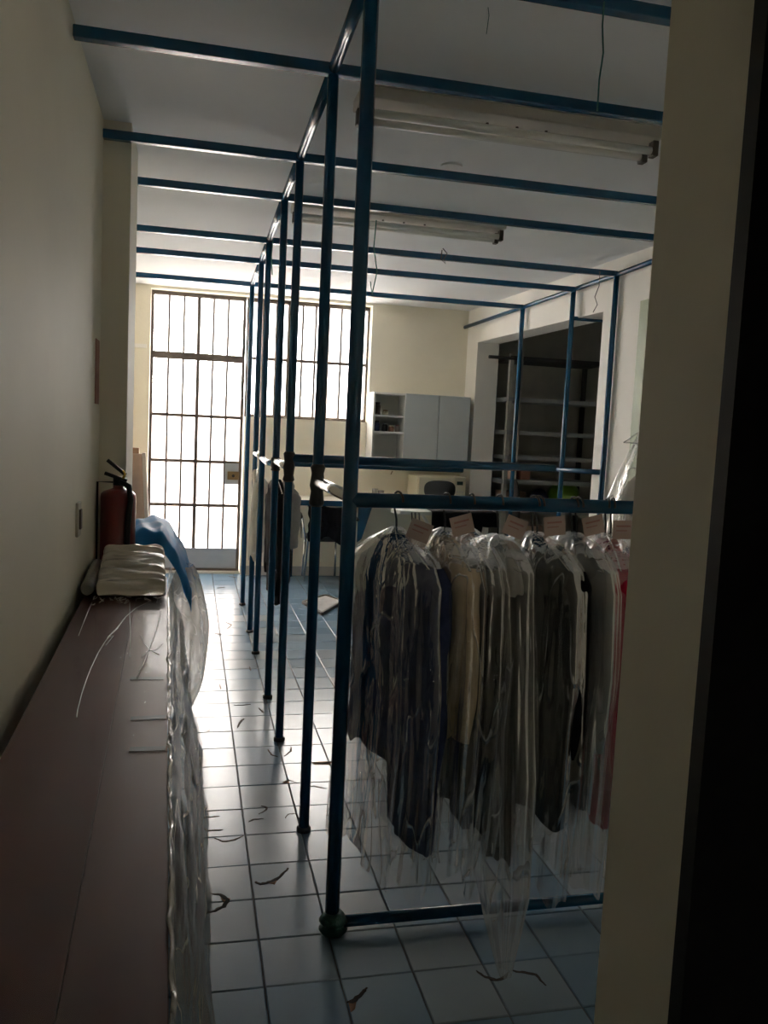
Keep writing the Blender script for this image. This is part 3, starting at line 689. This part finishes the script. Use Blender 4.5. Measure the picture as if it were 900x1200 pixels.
box(CXL + .01, CXR - .01, 7.455, 7.475, .52, .705).build('backrest', 'black', ch, bevel=.008)
def jacket(u, v):
    x = 1.045 + .37 * u; z = .722 - .30 * v - (.04 * v * math.sin(u * 9) if v > .5 else 0)
    return Vector((x - .01 + .02 * nz(u * 3, v * 4), 7.436 - .022 * math.sin(v * 2.6) + .016 * nz(u * 9, v * 2, 3), z + .012 * math.sin(u * 7)))
jk = empty('black_jacket', (1.24, 7.43, .75), 'black jacket hung over the chair back under the counter', 'jacket')
G().grid(jacket, 36, 20).build('front', 'cloth_black', jk, smooth=True)
G().grid(lambda u, v: jacket(u, .0) + Vector((0, .055 * v, .012 * math.sin(v * 3.1))), 36, 6).build('collar_fold', 'cloth_black', jk, smooth=True)
G().tube([(1.37, 7.415, .45), (1.365, 7.41, .36), (1.35, 7.41, .30)], .008, 6).build('strap', 'cloth_black', jk, smooth=True)

# ironing board and dark cloth
ib = empty('ironing_board', (1.85, 6.0, 0), 'white ironing board with crossed legs behind the bagged clothes', 'ironing board')
def ibt(z):
    return [(1.455, 6.0, z), (1.50, 5.90, z), (1.60, 5.855, z), (2.25, 5.85, z), (2.25, 6.15, z), (1.60, 6.145, z), (1.50, 6.10, z)]
G().add(ibt(.835) + ibt(.86), [tuple(range(6, -1, -1)), tuple(range(7, 14))] + [(k, (k + 1) % 7, 7 + (k + 1) % 7, 7 + k) for k in range(7)]).build('board_top', 'white_in', ib)
G().tube([(1.70, 6.0, .83), (2.25, 6.0, .01)], .012, 10).build('leg', 'white_in', ib, smooth='auto')
G().tube([(2.20, 6.03, .83), (1.60, 6.03, .01)], .012, 10).build('leg', 'white_in', ib, smooth='auto')
for k, x in enumerate((1.575, 1.60, 1.63)):
    G().tube([(x, 5.845, .855), (x + .01, 5.835, .75), (x - .01 + .01 * k, 5.84, .66 + .04 * k)], .006, 6).build('strap', 'black', ib, smooth=True)
def cloth(u, v):
    x = 1.72 + .52 * u; y = 6.17 - .345 * min(1, v * 2.2)
    z = .868 if v < .45 else .868 - (v - .45) * (.42 if u < .75 else .2)
    return Vector((x, y - (.0 if v < .45 else .012) + .008 * nz(u * 8, v * 3), z + .006 * abs(nz(u * 6, v * 6))))
tag(G().grid(cloth, 30, 30).build('black_cloth', 'cloth_black', smooth=True), 'black cloth laid over the ironing board', 'cloth')

# framed panel lying on the floor
fp = empty('floor_panel', at(378, 708, z=.0), 'grey cardboard panel with dark edges lying on the far floor', 'panel')
q = [at(355, 706, z=.012), at(377, 719.5, z=.012), at(402, 705, z=.012), at(381, 698, z=.012)]
G().hexa([Vector((p.x, p.y, .003)) for p in q], [Vector((p.x, p.y, .018)) for p in q]).build('panel', 'cloth_grey', fp)
for a, b in zip(q, q[1:] + q[:1]):
    G().bar(Vector((a.x, a.y, .014)), Vector((b.x, b.y, .014)), .02, .022).build('edging', 'socket', fp)

# ------------------------------------------------------------------ store room shelving
sr = empty('steel_shelving', (3.4, 7.8, 0), 'grey steel shelving unit in the dim store room', 'shelving')
SX0, SX1, SY0, SY1 = 2.945, 3.905, 7.55, 7.95
for x in (SX0, SX1):
    for y in (SY0, SY1):
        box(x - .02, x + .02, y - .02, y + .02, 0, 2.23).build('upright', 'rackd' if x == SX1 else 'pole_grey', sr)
SZ = [2.19, 1.80, 1.485, 1.245, 1.01, .72, .40, .10]
for z in SZ:
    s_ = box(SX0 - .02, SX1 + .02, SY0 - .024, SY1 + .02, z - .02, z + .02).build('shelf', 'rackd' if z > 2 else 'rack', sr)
tag(G().tube([(3.02, 7.49, .0), (3.02, 7.49, 2.26)], .018, 12).build('grey_pole', 'pole_grey', smooth='auto'), 'pale grey pole standing in front of the steel shelving', 'pole')
tag(G().tube([at(573, 418, y=7.44), at(602, 420, y=7.44)], .016, 10).build('crank_rod', 'rackd', smooth='auto'), 'short dark rod sticking out at the top of the shelving', 'rod')
def carton(x0, x1, y0, z0, h, m_, label, d=.25):
    c_ = empty('carton', ((x0 + x1) / 2, y0, z0), label, 'box', 'boxes on the store room shelves')
    box(x0, x1, y0, y0 + d, z0 + .001, z0 + h).build('body', m_, c_, bevel=.004)
    box(x0 + .003, x1 - .003, y0 + d * .42, y0 + d * .58, z0 + h, z0 + h + .003).build('seal_tape', 'cream', c_)
carton(3.13, 3.23, 7.6, 1.03, .12, 'carton2', 'reddish brown box on the shelf just below the blue rail')
carton(3.03, 3.08, 7.6, 1.03, .14, 'board', 'narrow pinkish box beside the grey pole on the shelving')
carton(2.97, 3.20, 7.6, .74, .17, 'carton', 'wide brown box on the lower steel shelf')
carton(3.215, 3.29, 7.6, .74, .10, 'black', 'small black box between the brown box and green sack')
carton(3.05, 3.40, 7.6, .42, .16, 'board', 'low pinkish box on the second lowest shelf')
def blob(u, v):
    a = 2 * math.pi * u; t = math.pi * (.02 + .96 * v); k = 1 + .12 * nz(math.cos(a) * 2, math.sin(a) * 2, v * 5)
    return Vector((3.65 + .16 * math.sin(t) * k * math.cos(a), 7.72 + .15 * math.sin(t) * k * math.sin(a), .885 - .143 * math.cos(t)))
tag(G().grid(blob, 40, 24, wrap=True).build('green_sack', 'lime', smooth=True), 'lime green plastic sack on the lower steel shelf', 'sack')
def dblob(cx_, cy_, z0, rx, h, m_, nm, label, cat):
    def f(u, v):
        a = 2 * math.pi * u; t = math.pi * (.02 + .96 * v); k = 1 + .14 * nz(math.cos(a) * 2 + cx_, math.sin(a) * 2, v * 5)
        return Vector((cx_ + rx * math.sin(t) * k * math.cos(a), cy_ + .12 * math.sin(t) * k * math.sin(a), z0 + h / 2 - h / 2 * math.cos(t)))
    tag(G().grid(f, 32, 20, wrap=True).build(nm, m_, smooth=True), label, cat)
dblob(3.39, 7.72, .742, .085, .20, 'cloth_navy', 'dark_sack', 'dark sack left of the green sack on the shelf', 'sack')
dblob(2.955, 7.30, .0, .06, 1.05, 'black', 'dark_bag_pile', 'tall black bag standing at the left of the shelving', 'bag')

# ------------------------------------------------------------------ clothes on hangers, most in plastic bags
def xf(o, rot):                              # local frame: x breadth, y thickness, z up; origin at the rail
    c_, s_ = math.cos(rot), math.sin(rot)
    return lambda x, y, z: Vector((o[0] + x * c_ - y * s_, o[1] + x * s_ + y * c_, o[2] + z))
def sheath(T, prof, seed, folds, amp, n=88, m_=84, hem=.03, tail=None, power=.8, drift=(0, 0)):
    """prof: list of (depth below the rail, half breadth, half thickness)"""
    D = prof[-1][0]; d0 = prof[0][0]
    def sample(d):
        for (a, w1, t1), (b, w2, t2) in zip(prof, prof[1:]):
            if d <= b:
                q = (d - a) / (b - a); q = q * q * (3 - 2 * q) if False else q
                return w1 + (w2 - w1) * q, t1 + (t2 - t1) * q
        return prof[-1][1:]
    def f(u, v):
        d = d0 + (D - d0) * v; a = 2 * math.pi * u
        wd, th = sample(d); c_, s_ = math.cos(a), math.sin(a)
        k = 0
        for kk, ph, am in folds: k += am * math.cos(kk * a + ph + 1.6 * nz(v * 2.3, seed + kk) + v * 1.2)
        k += .9 * nz(c_ * 2.5 + seed, s_ * 2.5, v * 3.2)
        grow = amp * (.35 + .65 * min(1, v * 2.5))
        r_ = 1 + grow * k
        x = wd * math.copysign(abs(c_) ** power, c_) * (1 + .4 * grow * k); y = th * math.copysign(abs(s_) ** power, s_) * r_ * (1 + .6 * grow * k)
        h_ = hem * v ** 6 * (nz(c_ * 1.8, s_ * 1.8, seed) * 2 + .5 * math.sin(3 * a + seed))
        if tail: h_ += tail(a) * v ** 3
        return T(x + drift[0] * v * v, y + drift[1] * v * v, -d + h_)
    return G().grid(f, n, m_, wrap=True)
def sleeve(T, sx, L, r0, r1, seed, z0=-.17, x0=.185, y0=0):
    pts = []; rs = []
    for k in range(15):
        t = k / 14
        pts.append(T(sx * (x0 + .03 * math.sin(t * 2.4)), y0 + .012 * nz(t * 3, seed), z0 - L * t)); rs.append((r0 + (r1 - r0) * t) * (1 + .10 * nz(t * 6, seed)))
    rs[0] *= .6
    return G().tube(pts, rs, 16)
FOL = lambda s: [(3 + s % 3, s, .35), (7 + s % 4, s * 2.1, .40), (12 + s % 5, s * .7, .30), (19 + s % 4, s * 1.3, .22)]
def hanger(T, root, mt='wire', double=False):
    h = G().tube([T(-.17, 0, -.165), T(-.09, 0, -.118), T(0, 0, -.085), T(.09, 0, -.118), T(.17, 0, -.165), T(-.17, 0, -.165)], .0025, 8).build('hanger', 'chrome', root, smooth=True)
    for off in ((-.008, .008) if double else (0,)):
        pts = [T(0, off, -.085), T(.004, off, -.05)] + [T(.027 * math.cos(a), off, .0265 * math.sin(a)) for a in [(-.9 + k * .37) for k in range(12)]]
        G().tube(pts, .0030, 6).build('hook', mt, h, smooth=True)
def ticket(T, root, px, pz, tilt, y=-.03):
    a, b = .032, .027
    c_, s_ = math.cos(tilt), math.sin(tilt)
    P = lambda x, z, d: T(px + 0 * x, y, pz) + Vector((x * c_ - z * s_, d - .02 * x, x * s_ + z * c_))
    v = [P(sx * a, sz * b, 0) for sx, sz in ((-1, -1), (1, -1), (1, 1), (-1, 1))] + [P(sx * a, sz * b, .0015) for sx, sz in ((-1, -1), (1, -1), (1, 1), (-1, 1))]
    t = G().hexa(v[:4], v[4:]).build('paper_tag', 'tag', root)
    for r in range(2):
        z1, z2 = (.008, .013) if r == 0 else (-.004, -.001); x1 = .022 if r == 0 else .012
        v = [P(x, z, -.0006) for x, z in ((-.022, z1), (x1, z1), (x1, z2), (-.022, z2))] + [P(x, z, -.0001) for x, z in ((-.022, z1), (x1, z1), (x1, z2), (-.022, z2))]
        G().hexa(v[:4], v[4:]).build('print_line', 'print_', t)

RZ = 1.243
def bagged(x, rot, label, bag, film_m, builder, y=2.21, rz=RZ, double=False, tagpos=(-.02, -.075, -.3), drift=(0, 0), tail=None, seed=1, amp=.16, hem=.05):
    o = (x, y, rz); T = xf(o, math.radians(rot))
    root = empty('bagged_garment', o, label, 'bagged clothes', 'plastic bagged clothes on the front rail')
    hanger(T, root, double=double)
    builder(T, root)
    if bag: sheath(T, bag, seed, FOL(seed), amp, n=120, m_=110, hem=hem, tail=tail, drift=drift).build('plastic_bag', film_m, root, smooth=True)
    if tagpos: ticket(T, root, *tagpos)
    return root
def coat(mt, L, w=.20, t=.05, seed=1, sl=.55, d0=.095, flare=1.0, nm='jacket'):
    def b(T, root):
        sheath(T, [(d0, .030, .025), (d0 + .035, .09, .038), (d0 + .075, w * .88, t * .9), (d0 + .13, w, t), (d0 + .35, w * .93, t * 1.05), (L, w * flare, t * 1.15)], seed, [(2, seed, .3), (5, seed, .3), (9, seed, .25)], .13, n=64, m_=50, hem=.02).build(nm, mt, root, smooth=True)
        if sl:
            for sx in (-1, 1):
                sleeve(T, sx, sl, .050, .038, seed + sx, z0=-d0 - .07, x0=w * .80, y0=-.022).build('sleeve', mt, root, smooth=True)
    return b
def trousers(T, root, mt, L, w, t, x, y, seed, d0=.20):
    for k in (0, 1):
        P = lambda a, b, c, k=k: T(x + a, y + b + .028 * (k - .5), c)
        sheath(P, [(d0, w * .7, t * .6), (d0 + .04, w * .95, t), (L - .2, w, t), (L - .05 * k, w * .92, t * .9)], seed + k, [(2, seed, .3), (6, k, .3)], .14, n=40, m_=30, hem=.012).build('trouser_leg', mt, root, smooth=True)
def combo(*bs):
    def b(T, root):
        for q in bs: q(T, root)
    return b
P1 = [(.070, .012, .012), (.085, .045, .030), (.11, .105, .052), (.15, .175, .070), (.21, .212, .080), (.42, .222, .082), (.75, .222, .085), (1.02, .215, .09)]
bagged(.555, 108, 'clear bagged navy suit nearest the front post', P1, 'bag_clear',
       combo(coat('cloth_navy', .70, .19, .05, 3, .56), lambda T, r: trousers(T, r, 'cloth_navy', .93, .085, .032, -.125, -.01, 5)), tagpos=(-.07, -.075, -.35), seed=3, hem=.05)
P2 = [(.070, .014, .012), (.085, .055, .035), (.11, .12, .055), (.15, .18, .070), (.21, .212, .078), (.42, .22, .08), (.72, .215, .08), (.98, .21, .08)]
bagged(.695, 98, 'bagged beige coat, second from the front post', P2, 'bag_mid',
       combo(coat('cloth_beige', .62, .165, .036, 6, .46), lambda T, r: trousers(T, r, 'cloth_slate', .80, .07, .022, -.06, .01, 4)), tagpos=(-.045, -.058, .28), seed=4, hem=.05)
P3 = [(.085, .02, .012), (.10, .08, .04), (.125, .15, .055), (.17, .195, .065), (.40, .215, .07), (.70, .21, .07), (1.00, .15, .055), (1.10, .10, .04), (1.236, .022, .014)]
bagged(.852, 92, 'white topped black suit in a long bag whose tip touches the floor', P3, 'bag_milky',
       combo(coat('cloth_grey', .36, .15, .040, 5, 0, nm='shirt'), lambda T, r: trousers(T, r, 'cloth_black', .98, .11, .034, -.06, .0, 6, .22)), tagpos=(-.05, -.06, -.35), seed=6, hem=.0, drift=(-.262, .017), amp=.13)
P4 = [(.075, .02, .014), (.09, .07, .040), (.115, .14, .060), (.16, .195, .075), (.22, .22, .085), (.45, .23, .088), (.80, .225, .09), (1.04, .215, .085)]
bagged(.965, 102, 'bagged black coat in the middle of the front rail', P4, 'bag_mid',
       coat('cloth_black', .86, .20, .060, 8, .60), double=True, tagpos=(-.05, -.055, .1), seed=8, hem=.05)
bagged(1.088, 94, 'milky bagged slate garment with a pale stripe, left of the red one', P4, 'bag_milky',
       combo(coat('cloth_slate', .84, .17, .036, 9, .5), lambda T, r: trousers(T, r, 'cloth_white', .88, .018, .018, -.14, .075, 3)), double=True, tagpos=(-.05, -.05, .25), seed=9, hem=.05, amp=.12)
bagged(1.195, 76, 'bagged crimson garment beside the doorway jamb', P4, 'bag_mid',
       coat('cloth_red', .88, .205, .045, 2, .6), double=True, tagpos=(-.05, -.06, .02), seed=11, hem=.05, amp=.10)
bagged(1.33, 90, 'milky bagged black garment mostly hidden by the doorway jamb', P4, 'bag_milky',
       coat('cloth_black', .85, .185, .05, 4, .58), tagpos=None, seed=13, hem=.05, amp=.12)
# the black trousers between the beige coat and the white topped suit
bagged(.768, 92, 'bagged black trousers between the beige coat and white topped suit', P2, 'bag_clear',
       lambda T, r: trousers(T, r, 'cloth_black', .88, .13, .034, -.075, 0, 7, .16), tagpos=None, seed=14)

# large bag on a taller rail at the right
def tall(T, root):
    coat('cloth_white', 1.0, .15, .05, 12, 0, d0=.30, nm='dress')(T, root)
o_ = (2.19, 3.69, 1.60)
rt_ = empty('bagged_garment', o_, 'brightly lit clear bagged pale dress behind the jamb at right', 'bagged clothes')
T = xf(o_, math.radians(12)); hanger(T, rt_); tall(T, rt_)
sheath(T, [(.04, .02, .01), (.10, .06, .03), (.20, .11, .06), (.34, .17, .085), (.50, .225, .1), (1.2, .25, .1)], 21, FOL(5), .15, n=110, m_=90).build('plastic_bag', 'bag_clear', rt_, smooth=True)
G().tube([(2.15, 3.69, 1.60), (2.75, 3.69, 1.60)], .018, 14).build('hanging_rail', 'blue', rk, smooth='auto')

# clothes without bags on the back rail of the rack
G().tube([(PX, 4.80, 1.225), (1.6, 4.80, 1.225)], .0175, 14).build('hanging_rail', 'blue', rk, smooth='auto')
G().tube([(PX, 4.30, 1.24), (PX, 4.80, 1.225), (PX, 5.17, 1.235)], .0165, 14).build('side_rail', 'blue', rk, smooth='auto')
def plain(x, y, rz, rot, mt, L, label, nm, w=.19, t=.035, sl=.55, seed=1, tr=None):
    o = (x, y, rz); T = xf(o, math.radians(rot))
    r = empty(nm, o, label, 'clothes', 'unbagged clothes inside the rack')
    hanger(T, r, 'chrome'); coat(mt, L, w, t, seed, sl, nm='body')(T, r)
    if tr: trousers(T, r, *tr)
plain(.475, 4.80, 1.225, 97, 'cloth_black', .60, 'black jacket with trousers hanging inside the rack behind the posts', 'hanging_coat', .18, .03, .5, 3, ('cloth_black', .80, .10, .022, -.05, 0, 4))
plain(.545, 4.80, 1.225, 86, 'cloth_grey', .52, 'pale grey shirt hanging behind the black jacket in the rack', 'hanging_shirt', .17, .03, .3, 5)
plain(.415, 5.45, 1.243, 84, 'cloth_white', .66, 'off white garment hanging at the far chrome bar of the rack', 'hanging_shirt', .17, .03, .45, 7)
